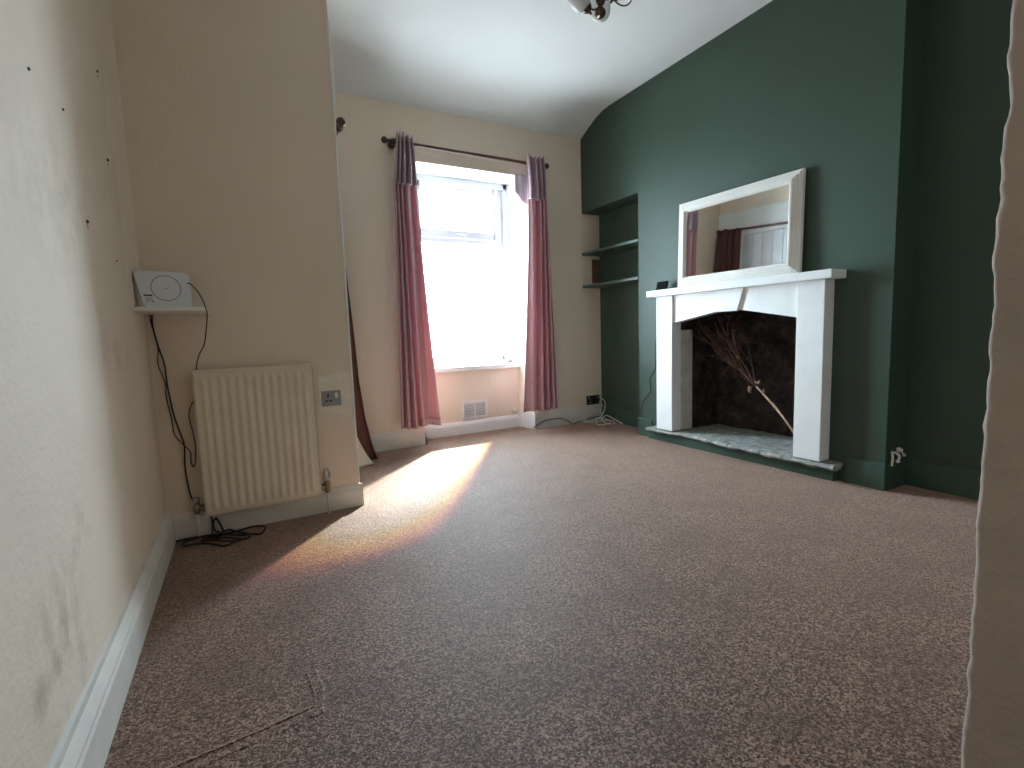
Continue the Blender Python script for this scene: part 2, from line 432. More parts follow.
# inner stepped frame
mb = MB()
def ring(mb, x0, x1, z0, z1, wd, y0, y1, bev=.005):
    mb.box(x0, x0+wd, y0, y1, z0, z1, bev); mb.box(x1-wd, x1, y0, y1, z0, z1, bev)
    mb.box(x0+wd*.5, x1-wd*.5, y0, y1, z0, z0+wd, bev); mb.box(x0+wd*.5, x1-wd*.5, y0, y1, z1-wd, z1, bev)
ring(mb, FX0+.035, FX1-.035, ZS+.02, ZT-.04, .055, YF+.01, YF+.07)
mb.box(FX0+.06, FX1-.06, YF+.005, YF+.07, 1.562, 1.648, .006)
mb.build('transom_frame', 'upvc', win)
mb = MB(); ring(mb, 1.255, 2.00, 1.60, 2.03, .062, YF-.012, YF+.045, .008)
cs = mb.build('casement', 'upvc', win)
mb = MB(); ring(mb, 1.314, 1.941, 1.659, 1.971, .006, YF+.008, YF+.03, .001); mb.build('gasket', 'gasket', cs)
mb = MB(); mb.box(1.60, 1.73, YF-.026, YF-.012, 1.640, 1.654, .004); mb.box(1.645, 1.675, YF-.034, YF-.01, 1.622, 1.652, .005)
mb.build('handle', 'white_plastic', cs)
mb = MB(); mb.box(1.50, 1.80, YF-.03, YF-.01, 1.995, 2.02, .005); mb.box(1.51, 1.53, YF-.038, YF-.02, 1.985, 2.0, .003); mb.box(1.76, 1.78, YF-.038, YF-.02, 1.975, 2.0, .003)
mb.build('trickle_vent', 'white_plastic', win)
mb = MB(); ring(mb, 1.296, 1.974, .618, 1.566, .006, YF+.012, YF+.03, .001); mb.build('gasket', 'gasket', win)
mb = MB(); mb.box(1.31, 1.945, YF+.018, YF+.024, 1.655, 1.975); mb.build('pane', 'pane_glass', win)
mb = MB(); mb.box(1.29, 1.98, YF+.018, YF+.024, .612, 1.572); mb.build('pane', 'pane_glass', win)
mb = MB(); mb.box(IX0-.055, IX1+.035, 3.685, YF+.02, .523, .562, .006)
struct(mb.build('windowsill_1', 'white_gloss'), 'white window sill over the recess panel', 'window sill')
# white painted lining of the reveals and head
mb = MB()
mb.prism([(OX1+.0, YW+.002), (IX1, YF), (IX1-.004, YF), (OX1-.004, YW+.002)], 'z', .55, ZL)
mb.prism([(OX0-.0, YW+.002), (IX0, YF), (IX0+.004, YF), (OX0+.004, YW+.002)], 'z', .55, ZL)
mb.prism([(OX0, YW+.002), (OX1, YW+.002), (IX1, YF), (IX0, YF)], 'z', ZL-.004, ZL+.001)
struct(mb.build('trim_3', 'white_gloss'), 'white painted reveals and head of the window', 'trim')

# ------------------------------------------------------------------ door on the side of the block (seen in the mirror)
door = struct(thing('door_1', 'white boarded door in the side of the projecting wall, behind the brown curtain', 'door', (.40, 2.95, 0)))
mb = MB()
for k in range(6): mb.box(.385, .42, 2.64+k*.105, 2.64+k*.105+.102, .01, 1.87, .004)
mb.build('leaf', 'door_white', door)
mb = MB(); mb.box(.36, XP+.018, 2.585, 2.645, 0, 1.90, .004); mb.box(.36, XP+.018, 3.27, 3.33, 0, 1.90, .004); mb.box(.36, XP+.018, 2.585, 3.33, 1.865, 1.905, .004)
mb.build('door_frame', 'white_gloss', door)
mb = MB(); mb.box(XP, XP+.022, 2.50, YW, 1.91, 2.12, .004)
struct(mb.build('trim_4', 'white_gloss'), 'white header board over the boarded door', 'trim')
mb = MB(); mb.lathe([(.0, 0), (.012, 0), (.012, .02), (.026, .035), (.028, .05), (.016, .06), (0, .062)], (.42, 2.70, .95), (1, 0, 0), 16)
mb.build('handle', 'chrome', door, True)

# ------------------------------------------------------------------ curtains
def rod(name, lab, a, b, r, ends=True, brk=()):
    a, b = Vector(a), Vector(b); d = (b-a).normalized()
    t = thing(name, lab, 'curtain rod', a)
    mb = MB(); mb.tube([a, (a+b)/2, b], r, 12); mb.build('pole', 'rod_wood', t, True, angle=40)
    for p, s in ((a, -1), (b, 1)):
        mb = MB(); mb.lathe([(.0, -.001), (.014, 0), (.014, .008), (.008, .013), (.009, .018), (.019, .028), (.023, .040), (.019, .053), (.008, .060), (0, .061)], p, d*s, 20)
        mb.build('finial', 'rod_wood', t, True)
    for p, q in brk:
        mb = MB(); p, q = Vector(p), Vector(q); mb.tube([p, q], .011, 10); 
        dd = (q-p).normalized(); mb.lathe([(0, -.001), (.026, 0), (.026, .012), (.014, .02), (0, .021)], q - dd*.02, dd, 16)
        mb.lathe([(.016, -.014), (.022, -.014), (.022, .014), (.016, .014), (.016, -.014)], p, d, 16)
        mb.build('bracket', 'rod_wood', t, True, angle=40)
    return t
RZ, RY = 2.150, 3.455
rod('curtain_rod', 'dark wooden curtain rod above the window', (1.005, RY, RZ+.003), (2.235, RY, RZ-.003), .0115,
    brk=[((1.03, RY, RZ), (1.03, YW, RZ)), ((2.215, RY, RZ), (2.215, YW, RZ))])

def curtain(name, lab, xt, xm, xb, zb, folds, seed, amp, mats, wide_right, y0=RY-.02):
    """xt/xm/xb: (left,right) of the cloth at heading, at the heading seam and at the hem"""
    t = thing(name, lab, 'curtain', ((xb[0]+xb[1])/2, y0, zb), group='pink satin curtains at the window')
    ZH, ZM = RZ+.045, 1.865
    r = random.Random(seed); ph = [r.uniform(0, 6) for _ in range(6)]
    def interp(z):
        if z > ZM:
            k = (z-ZM)/(ZH-ZM); return tuple(xm[i]*(1-k)+xt[i]*k for i in (0, 1))
        k = (ZM-z)/(ZM-zb); k2 = k**1.35
        return tuple(xm[i]*(1-k2)+xb[i]*k2 for i in (0, 1))
    def cloth(u, z, a, n, off=0, pw=1.0):
        x0, x1 = interp(z)
        e_ = 2.0 if n == folds else 1.4
        w = (1-(1-u)**e_) if wide_right else u**e_
        dens = e_*((1-u) if wide_right else u)**(e_-1)
        k = max(0, (ZM-z)/(ZM-zb))
        w += .018*math.sin(2*PI*u*1.7+ph[0]+z*1.3)
        c = abs(math.sin(PI*n*w+ph[1]*.2))
        h = c**pw                                   # rounded ridges, narrow deep valleys
        aa = a*(.85+.25*math.sin(4.1*u+ph[3]+z*.6))*min(1.05, .50+.55*dens)
        y = y0 + off + aa*1.1 - 2.2*aa*h - .010*math.sin(2*PI*1.6*u+ph[4]+z)*k
        x = x0+(x1-x0)*u + .006*math.cos(2*PI*n*w+ph[1]*.4)
        return x, y
    # heading: tight pencil pleats, gathered over the pole
    def fh(u, v):
        z = ZH-(ZH-ZM)*v
        x, y = cloth(u, z, .036, 4.001, 0, 1.25)
        y -= .012*math.sin(PI*v)
        z += .009*math.sin(2*PI*folds*1.3*u+ph[5])*(1-v)**4
        return Vector((x, y-.004, z))
    mb = MB(); mb.grid(fh, 220, 24); mb.build('heading', mats[1], t, True, .003)
    def fb(u, v):
        z = (ZM+.004)-(ZM+.004-zb)*v
        x, y = cloth(u, z, amp*(.8+.2*v), folds, 0, 1.1)
        z += .006*math.sin(9*u+ph[2])*v**6
        return Vector((x, y, z))
    mb = MB(); mb.grid(fb, 220, 70); mb.build('drop', mats[0], t, True, .003)
    def fm(u, v):
        z = zb+.055-.052*v
        x, y = cloth(u, z, amp, folds, 0, 1.1)
        return Vector((x, y-.0045, z+.006*math.sin(9*u+ph[2])))
    mb = MB(); mb.grid(fm, 220, 4); mb.build('hem', mats[0], t, True, .002)
    return t
cl = curtain('window_curtain', 'pink satin curtain at the left of the window, flared at its hem', (1.040, 1.155), (1.004, 1.168), (.962, 1.258), .160, 4, 3, .046, ('pink_curtain', 'mauve_heading'), True)
cr = curtain('window_curtain', 'pink satin curtain at the right of the window, beside the alcove', (2.066, 2.235), (2.082, 2.254), (1.974, 2.290), .172, 4, 11, .046, ('pink_curtain', 'mauve_heading'), False)
# lilac lining that hangs loose behind the right heading
mb = MB()
def fl(u, v):
    x = 2.005+.11*u; zt = 2.072; zb = 1.93-.055*min(1, u*2.2)**2 - .03*u
    return Vector((x, 3.505+.006*math.sin(9*u), zt+(zb-zt)*v))
mb.grid(fl, 16, 10); o = mb.build('lining', 'lilac_lining', cr, True, .003); o['label'] = 'pale lilac lining flap'

# door curtain on its own rod
rod('curtain_rod', 'dark curtain rod over the boarded door, its end showing at the projecting wall corner', (.522, 2.66, 1.885), (.54, 3.44, 1.93), .012,
    brk=[((.523, 2.70, 1.888), (XP+.02, 2.70, 1.888)), ((.54, 3.40, 1.928), (XP, 3.40, 1.928))])
dc = thing('door_curtain', 'brown door curtain with a cream lining, flared on the floor beside the window wall', 'curtain', (.6, 3.3, .005))
FRONT = [(0, .57), (.30, .612), (.55, .642), (.72, .658), (.85, .684), (.95, .722), (1.0001, .752)]
def brown(u, v):
    """u runs from the wall side of the near edge, round the front of the bunched cloth to its far edge"""
    z = max(.004, 1.93*(1-v))
    front = .57
    for (a, fa), (b, fb_) in zip(FRONT, FRONT[1:]):
        if a <= v <= b: front = fa+(fb_-fa)*(v-a)/(b-a)
    k = v**2
    if u < .3:
        q = u/.3; x = .49+(front-.49)*q; y = 3.25+.05*k + .018*math.sin(q*PI*2.5)
    else:
        q = (u-.3)/.7; x = front - .020*(1-math.cos(2*PI*3.2*q))*(1-.25*v) - .03*q; y = 3.25+.05*k + .255*q*(1-.25*k)
    return Vector((x, y, z))
mb = MB(); mb.grid(brown, 110, 50); mb.build('face_fabric', 'brown_curtain', dc, True, .003)
def lining(u, v):
    z = .56*(1-v)+.006
    right = .51 + .155*v**1.5 + .03*v**6
    x = .47+(right-.47)*u
    return Vector((x, 3.05+.09*v+.016*math.sin(u*9)*v, z))
mb = MB(); mb.grid(lining, 40, 40); o = mb.build('lining', 'curtain_lining', dc, True, .002); o['label'] = 'cream lining'

# ------------------------------------------------------------------ radiator
RX0, RX1, RZ0, RZ1, RYF = -.182, .275, .095, .708, 2.365
rad = thing('radiator', 'cream ribbed panel radiator on the projecting wall', 'radiator', ((RX0+RX1)/2, 2.40, RZ0))
def rib(u):
    n = 13; f = (u*n) % 1.0
    return .5-.5*math.cos(2*PI*f)
def fp(u, v):
    x = RX0+.0+(RX1-RX0)*u; z = RZ0+(RZ1-RZ0)*v
    m = .055; bx = min(u, 1-u)/.06; bz = min(v, 1-v)/.055
    k = max(0, min(1, bx-.35))*max(0, min(1, (bz-.8)*2.2))
    uu = (u-.04)/.92
    y = RYF + .004 - .0085*k*(rib(uu) if 0 < uu < 1 else 0)
    if min(u, 1-u) < .004 or min(v, 1-v) < .003: y += .008
    return Vector((x, y, z))
mb = MB(); mb.grid(fp, 260, 60); mb.build('front_panel', 'radiator_enamel', rad, True, angle=60)
mb = MB(); mb.box(RX0+.003, RX1-.003, RYF+.010, RYF+.05, RZ0+.004, RZ1-.004); mb.build('back_panel', 'radiator_enamel', rad)
mb = MB(); mb.box(RX0-.001, RX1+.001, RYF+.002, RYF+.052, RZ1-.012, RZ1+.002, .003)
for k in range(22): mb.box(RX0+.02+k*.0195, RX0+.03+k*.0195, RYF+.012, RYF+.042, RZ1+.001, RZ1+.004)
mb.build('top_grille', 'radiator_enamel', rad)
for x in (RX0, RX1):
    mb = MB(); mb.box(x-.0015, x+.0015, RYF+.002, RYF+.052, RZ0+.002, RZ1, .001); mb.build('side_panel', 'radiator_enamel', rad)
for x in (-.10, .19):
    mb = MB(); mb.box(x-.012, x+.012, RYF+.05, YR, RZ0+.08, RZ1-.08, .002); mb.build('wall_bracket', 'radiator_dark', rad)
# right valve
vx, vy, vz = .305, 2.392, .135
v = MB(); v.tube([(RX1-.005, vy, vz), (vx, vy, vz)], .009, 12); v.lathe([(0, -.03), (.010, -.03), (.013, -.02), (.013, .02), (.010, .03), (0, .031)], (vx, vy, vz), (0, 0, 1), 16)
v.lathe([(.011, -.006), (.017, -.006), (.017, .006), (.011, .006)], (RX1+.012, vy, vz), (1, 0, 0), 6)
va = v.build('valve', 'brass', rad, True, angle=35)
v = MB(); v.lathe([(0, 0), (.010, 0), (.016, .004), (.017, .03), (.013, .038), (.010, .05), (.006, .058), (0, .058)], (vx, vy, vz+.028), (0, 0, 1), 20); v.build('valve_cap', 'chrome', va, True, angle=40)
v = MB(); v.tube([(vx, vy, vz-.028), (vx, vy, .001)], .0055, 10); v.build('pipe', 'skirting_white', va, True)
# left lockshield
vx = -.214
v = MB(); v.tube([(RX0+.005, vy, vz), (vx, vy, vz)], .009, 12); v.lathe([(0, -.025), (.010, -.025), (.012, -.015), (.012, .015), (.009, .02), (0, .021)], (vx, vy, vz), (0, 0, 1), 16)
v.lathe([(.011, -.006), (.016, -.006), (.016, .006), (.011, .006)], (RX0-.012, vy, vz), (1, 0, 0), 6)
va = v.build('valve', 'brass', rad, True, angle=35)
v = MB(); v.lathe([(0, 0), (.010, 0), (.013, .005), (.012, .028), (.004, .034), (0, .034)], (vx, vy, vz+.015), (0, 0, 1), 18); v.build('valve_cap', 'chrome', va, True, angle=40)
v = MB(); v.tube([(vx, vy, vz-.02), (vx, vy, .001)], .0055, 10); v.build('pipe', 'skirting_white', va, True)

# ------------------------------------------------------------------ sockets
so = thing('wall_socket', 'square metal switched single socket right of the radiator', 'socket', (.355, YR, .541))
mb = MB(); mb.box(.313, .401, YR-.008, YR, .505, .578, .003); mb.build('plate', 'steel_plate', so)
mb = MB(); mb.box(.372, .386, YR-.013, YR-.007, .543, .566, .002); mb.build('rocker_switch', 'white_plastic', so)
for a in ((.338, .345, .548, .562), (.328, .340, .526, .533), (.346, .358, .526, .533)):
    mb = MB(); mb.box(a[0], a[1], YR-.0088, YR-.006, a[2], a[3]); mb.build('pin_hole', 'black_plastic', so)
for x, z in ((.319, .542), (.395, .542)):
    mb = MB(); mb.lathe([(0, 0), (.0035, 0), (.003, .0012), (0, .0015)], (x, YR-.008, z), (0, -1, 0), 12); mb.build('screw', 'chrome', so)
sd = thing('wall_socket', 'black double socket low on the window wall beside the alcove', 'socket', (2.76, YW, .188))
mb = MB(); mb.box(2.690, 2.834, YW-.009, YW, .150, .232, .003); mb.build('plate', 'black_plastic', sd)
mb = MB(); mb.box(2.705, 2.722, YW-.013, YW-.008, .205, .223, .002); mb.build('rocker_switch', 'steel_plate', sd)
mb = MB(); mb.box(2.802, 2.819, YW-.013, YW-.008, .205, .223, .002); mb.build('rocker_switch', 'steel_plate', sd)
for x in (2.728,):
    for a in ((x-.004, x+.004, .188, .200), (x-.014, x-.004, .165, .171), (x+.004, x+.014, .165, .171)):
        mb = MB(); mb.box(a[0], a[1], YW-.0096, YW-.007, a[2], a[3]); mb.build('pin_hole', 'grey_print', sd)
mb = MB(); mb.box(2.776, 2.818, YW-.042, YW-.009, .158, .196, .006); 
tag(mb.build('plug', 'black_plastic'), 'black plug in the double socket with the white cable', 'plug')

# ------------------------------------------------------------------ router on its little shelf
sh = MB(); sh.box(XL, -.103, 2.205, YR, .942, .957, .003)
tag(sh.build('wall_shelf', 'white_gloss'), 'small white shelf in the corner holding the router', 'shelf')
rt = thing('router', 'white flat wireless router with a ring on its face, propped on the small shelf', 'router', (-.236, 2.268, .958), (math.radians(-6), 0, math.radians(17)))
def slab(w, h, r, cut, n=8):
    """rounded outline whose left side leans in towards the foot"""
    return [(x + cut*(1-z/h)*max(0, -x/(w/2)), z) for x, z in rrect(w, h, r, n)]
def rrect(w, h, r, n=8):
    pts = []
    for cx, cz, a0 in ((w/2-r, h-r, 0), (-w/2+r, h-r, 90), (-w/2+r, r, 180), (w/2-r, r, 270)):
        for k in range(n+1):
            a = math.radians(a0+90*k/n); pts.append((cx+r*math.cos(a), cz+r*math.sin(a)))
    return pts
mb = MB(); mb.prism(slab(.176, .134, .017, .022), 'y', -.008, .008)
bm = mb.bm; bmesh.ops.bevel(bm, geom=[e for e in bm.edges if abs(e.verts[0].co.y-e.verts[1].co.y) < 1e-6], offset=.003, segments=2, affect='EDGES')
mb.build('front_shell', 'router_shell', rt, True, local=True, angle=35)
mb = MB(); mb.prism([(x*.95, z*.96+.002) for x, z in slab(.176, .134, .02, .022)], 'y', .0085, .028); mb.build('back_shell', 'black_plastic', rt, local=True)
mb = MB(); mb.lathe([(.0460, -.0004), (.0480, -.0004), (.0480, .0008), (.0460, .0008), (.0460, -.0004)], (.008, -.008, .072), (0, -1, 0), 56); mb.build('ring', 'dark_print', rt, local=True)
mb = MB()
for k, (ax, aw) in enumerate(((-.0055, .002), (-.002, .0022), (.0015, .002), (.0048, .0018))): mb.box(.010+ax-aw/2, .010+ax+aw/2, -.0086, -.0078, .0712, .0735+(.0008 if k % 2 else 0))
mb.build('emblem', 'dark_print', rt, local=True)
mb = MB(); mb.box(-.064, -.038, -.0087, -.0078, .0415, .0465); mb.build('label_strip', 'black_plastic', rt, local=True)
mb = MB()
for k in range(4):
    z = .0345-k*.0048
    for j in range(5):
        if not (k == 3 and j > 2): mb.box(-.060+j*.0050, -.060+j*.0050+.0036, -.0086, -.0078, z-.0013, z+.0013)
mb.box(-.041, -.0345, -.0086, -.0078, .0185, .0245)
mb.build('printed_label', 'grey_print', rt, local=True)

def cable(name, lab, pts, r, mat, group=None, n=6, sm=6):
    mb = MB(); mb.tube(smooth_path(pts, sm), r, n); return tag(mb.build(name, mat, None, True), lab, 'cable', group)
W = YR-.006
cable('router_cable', 'black cable looping from the right side of the router down behind the radiator', [(-.161, 2.290, 1.052), (-.150, 2.282, 1.049), (-.138, 2.255, 1.034), (-.119, 2.22, 1.002), (-.105, 2.192, .959), (-.101, 2.194, .929), (-.112, 2.25, .871), (-.127, 2.31, .813), (-.151, 2.37, .773), (-.168, 2.42, .719), (-.165, W, .66), (-.171, W, .60), (-.198, W, .57), (-.212, W, .52), (-.205, W, .455), (-.200, W, .395), (-.205, W, .330), (-.2145, W, .302), (-.222, W, .327), (-.220, W, .366), (-.243, W, .404), (-.269, W, .450), (-.272, W, .51), (-.283, W, .607), (-.281, W, .663), (-.299, W, .744), (-.293, W, .807), (-.306, W, .901), (-.309, W, .940)], .0022, 'black_cable')
W2 = YR-.013
cable('power_cable', 'thick black cable hanging from the small shelf to the floor by the left radiator valve', [(-.300, W2, .940), (-.302, W2, .893), (-.291, W2, .815), (-.277, W2, .743), (-.274, W2, .647), (-.263, W2, .53), (-.250, W2, .463), (-.238, W2, .399), (-.243, W2, .315), (-.240, W2, .236), (-.229, W2, .165), (-.200, W2-.012, .120), (-.172, W2-.012, .10), (-.166, 2.41, .05), (-.170, 2.39, .012), (-.19, 2.36, .005)], .0034, 'black_cable')
Z = .005
coil = [(-.31, 2.405), (-.269, 2.40), (-.192, 2.385), (-.13, 2.35), (-.07, 2.335), (-.031, 2.305), (-.030, 2.262), (-.07, 2.238), (-.12, 2.24), (-.160, 2.275), (-.20, 2.30), (-.245, 2.30), (-.272, 2.335), (-.262, 2.372), (-.215, 2.378), (-.15, 2.362), (-.09, 2.385), (-.03, 2.395), (.015, 2.375), (.032, 2.33), (.012, 2.298), (-.03, 2.315), (-.075, 2.355), (-.11, 2.395), (-.155, 2.385), (-.205, 2.345), (-.18, 2.32), (-.12, 2.30), (-.06, 2.28), (-.05, 2.262), (-.10, 2.258), (-.15, 2.29), (-.16, 2.34), (-.13, 2.385)]
pts = [(x, y, Z+.0075*((k*5) % 4)/2) for k, (x, y) in enumerate(coil)]
pts += [(-.135, 2.395, .04), (-.150, 2.40, .075), (-.162, 2.402, .055), (-.158, 2.40, .022), (-.140, 2.398, .012)]
cable('cable_coil', 'loose coil of black cable on the carpet under the radiator', pts, .0042, 'black_cable')

# ------------------------------------------------------------------ white and black cables on the floor by the window wall
wc = [(2.797, 3.482, .170), (2.82, 3.466, .200), (2.846, 3.463, .165), (2.846, 3.466, .11), (2.82, 3.475, .05), (2.763, 3.485, .022), (2.66, 3.47, .006), (2.60, 3.49, .03), (2.575, 3.50, .10), (2.60, 3.495, .07), (2.66, 3.46, .008), (2.76, 3.43, .008), (2.83, 3.40, .014), (2.80, 3.34, .006), (2.70, 3.29, .006), (2.65, 3.32, .006), (2.72, 3.43, .008), (2.80, 3.49, .022), (2.85, 3.42, .012), (2.83, 3.31, .006), (2.76, 3.27, .006), (2.735, 3.33, .012), (2.81, 3.46, .02), (2.845, 3.44, .05), (2.845, 3.34, .03), (2.838, 3.22, .006)]
cable('extension_cable', 'white cable trailing in loops from the double socket to the alcove floor', wc, .0052, 'white_cable')
cable('aerial_cable', 'thin black cable lying along the skirting right of the window', [(2.10, 3.495, .02), (2.16, 3.502, .04), (2.24, 3.503, .066), (2.36, 3.503, .068), (2.44, 3.50, .048), (2.50, 3.49, .006), (2.58, 3.496, .014), (2.70, 3.502, .030), (2.83, 3.503, .04)], .0038, 'black_cable')
mb = MB(); mb.tube(smooth_path([(2.045, 3.70, .15), (2.045, 3.68, .15), (2.06, 3.665, .135), (2.075, 3.655, .10), (2.08, 3.64, .07)]), .006, 8)
mb.box(2.025, 2.06, 3.68, 3.712, .135, .165, .006)
tag(mb.build('cable_stub', 'white_cable'), 'short pale cable end poking through the panel right of the vent', 'cable')

# ------------------------------------------------------------------ vent
ve = thing('wall_vent', 'white louvred vent grille low under the window', 'vent', (1.667, 3.72, .118))
mb = MB(); ring(mb, 1.552, 1.783, .118, .268, .022, 3.706, 3.72, .004); mb.build('frame', 'white_plastic', ve)
mb = MB(); mb.box(1.56, 1.775, 3.717, 3.7195, .126, .26); mb.build('backing', 'grey_print', ve)
for k in range(8):
    mb = MB(); z = .148+k*.0135
    mb.box(1.572, 1.764, 3.706, 3.7170, z-.0022, z+.0022, rot=Matrix.Rotation(math.radians(-38), 4, 'X'))
    mb.build('louvre', 'white_plastic', ve)
mb = MB(); mb.box(1.663, 1.673, 3.706, 3.716, .135, .25, .001); mb.build('mullion', 'white_plastic', ve)

# ------------------------------------------------------------------ alcove shelves
for zt, lab, dx in ((1.492, 'upper green shelf in the alcove beside the chimney', 0), (1.212, 'lower green shelf in the alcove beside the chimney', .0)):
    t = thing('alcove_shelf', lab, 'shelf', (2.78, 3.18, zt-.022), group='green alcove shelves')
    mb = MB(); mb.box(2.668, XA, 2.841, YW-.001, zt-.022, zt, .003); mb.build('board', 'shelf_green', t)
    mb = MB(); mb.box(2.70, XA, 2.841, 2.861, zt-.05, zt-.022, .002); mb.build('batten', 'shelf_green', t)
mb = MB(); mb.box(2.775, 2.862, YW-.005, YW-.0005, 1.235, 1.440, .001)
struct(mb.build('trim_5', 'batten_wood'), 'bare brown patch between the alcove shelves', 'trim')

# ------------------------------------------------------------------ fireplace
he = thing('hearth', 'rough grey stone hearth slab on a green painted base', 'hearth', (2.7, 2.0, 0))
mb = MB(); N = 90
rows = []
for i in range(N+1):
    u = i/N; y = 1.352+(2.665-1.352)*u
    e = noise.noise(Vector((y*9, 1, 0)))*.012 + noise.noise(Vector((y*31, 4, 0)))*.010
    xe = 2.568 + e + (.028*math.sin(PI*min(1, max(0, (u-.5)/.45))) if u > .5 else 0)
    zt = .094 + .003*noise.noise(Vector((y*15, 7, 0)))
    zb = .066 + .008*noise.noise(Vector((y*12, 17, 0)))
    row = [(xe+.07, y, zb), (xe+.012, y, zb+.002), (xe, y, (zt+zb)/2), (xe+.006, y, zt-.004), (xe+.02, y, zt)]
    for k in range(1, 13):
        x = xe+.02+(3.06-xe-.02)*k/12
        inside = (1.56 < y < 2.44)
        row.append((min(x, 2.672) if not inside else x, y, zt + (.006*noise.noise(Vector((x*12, y*12, 2))) if k > 1 else 0)))
    rows.append([mb.bm.verts.new(p) for p in row])
for i in range(N):
    for k in range(len(rows[0])-1): mb.bm.faces.new((rows[i][k], rows[i][k+1], rows[i+1][k+1], rows[i+1][k]))
mb.bm.faces.new(rows[0]); mb.bm.faces.new(rows[-1][::-1])
mb.build('slab', 'hearth_stone', he, False)
mb = MB(); mb.box(2.628, 2.674, 1.378, 2.70, 0, .072, .004); o = mb.build('base', 'skirting_green', he); o['label'] = 'green painted hearth base'

ma = thing('mantelpiece', 'white painted wooden fire surround with an arched frieze and keystone', 'mantelpiece', (2.63, 2.0, .10))
mb = MB(); mb.box(2.542, XG, 1.373, 2.624, 1.036, 1.079, .004); mb.build('mantel_shelf', 'mantel_white', ma)
mb = MB(); mb.box(2.588, XG, 1.428, 1.570, .099, 1.036, .003); mb.build('pilaster', 'mantel_white', ma)
mb = MB(); mb.box(2.588, XG, 2.429, 2.573, .099, 1.036, .003); mb.build('pilaster', 'mantel_white', ma)
mb = MB(); mb.prism([(1.569, 1.036), (1.569, .850), (1.90, .908), (1.97, .913), (2.03, .913), (2.09, .908), (2.43, .850), (2.43, 1.036)], 'x', 2.604, 2.672); mb.build('frieze', 'mantel_white', ma)
mb = MB(); mb.prism([(1.890, 1.036), (1.930, .906), (2.055, .906), (2.095, 1.036)], 'x', 2.590, 2.604); mb.build('keystone', 'mantel_white', ma)
mb = MB(); mb.box(2.672, 2.788, 2.428, 2.448, .10, .80, .002); o = mb.build('jamb_board', 'jamb_board', ma); o['label'] = 'bare greyish inner board'
mb = MB(); mb.box(2.68, 2.70, 2.395, 2.425, .835, .862, .003); mb.build('batten', 'dark_wood', ma)

# mirror leaning on the mantel
MYAW, MTILT = math.radians(2.4), math.radians(1.6)
mi = thing('mirror', 'rectangular white framed mirror leaning on the mantelpiece', 'mirror', (2.622, 1.986, 1.080), (0, MTILT, MYAW))
MW, MH = .804, .545
fw = .066
prof = [(0, .012), (0, -.008), (.004, -.012), (.012, -.012), (.015, -.017), (.024, -.017), (.026, -.022), (.036, -.026), (.042, -.026), (.044, -.031), (.050, -.033), (.057, -.033), (.060, -.028), (fw, -.020), (fw, .012)]
mb = MB(); cor = [(-MW/2, 0, 1, 1), (MW/2, 0, -1, 1), (MW/2, MH, -1, -1), (-MW/2, MH, 1, -1)]
R4 = [[mb.bm.verts.new((dd, cy+sy*a, cz+sz*a)) for a, dd in prof] for cy, cz, sy, sz in cor]
for i in range(4):
    A, B = R4[i], R4[(i+1) % 4]; k = len(prof)
    for j in range(k): mb.bm.faces.new((A[j], A[(j+1) % k], B[(j+1) % k], B[j]))
mb.build('frame', 'mirror_frame', mi, local=True)
mb = MB(); mb.box(-.016, -.012, -MW/2+fw-.006, MW/2-fw+.006, fw-.006, MH-fw+.006); mb.build('glass', 'mirror_glass', mi, local=True)
mb = MB(); mb.box(-.011, .011, -MW/2+.01, MW/2-.01, .01, MH-.01); mb.build('backing', 'dark_wood', mi, local=True)

# small black device and its cable
ph = thing('phone', 'small black phone handset propped at the left end of the mantelpiece', 'phone', (2.60, 2.535, 1.080), (0, math.radians(12), math.radians(-4)))
mb = MB(); mb.box(-.006, .006, -.052, .052, .001, .062, .004, 2); mb.build('body', 'matte_black', ph, local=True)
mb = MB(); mb.box(-.0068, -.0058, -.044, .044, .008, .055); mb.build('screen', 'matte_black', ph, local=True)
mb = MB(); mb.box(-.02, .04, -.045, .045, 0, .006, .002); mb.build('stand', 'matte_black', ph, local=True)
cable('charger_cable', 'thin black cable down the green wall left of the fireplace', [(2.64, 2.60, 1.083), (2.655, 2.632, 1.07), (2.668, 2.640, 1.02), (2.670, 2.640, .85), (2.670, 2.649, .758), (2.670, 2.667, .678), (2.670, 2.668, .53), (2.670, 2.724, .446), (2.670, 2.715, .35), (2.670, 2.783, .281), (2.670, 2.813, .214), (2.668, 2.82, .14)], .0022, 'black_cable')

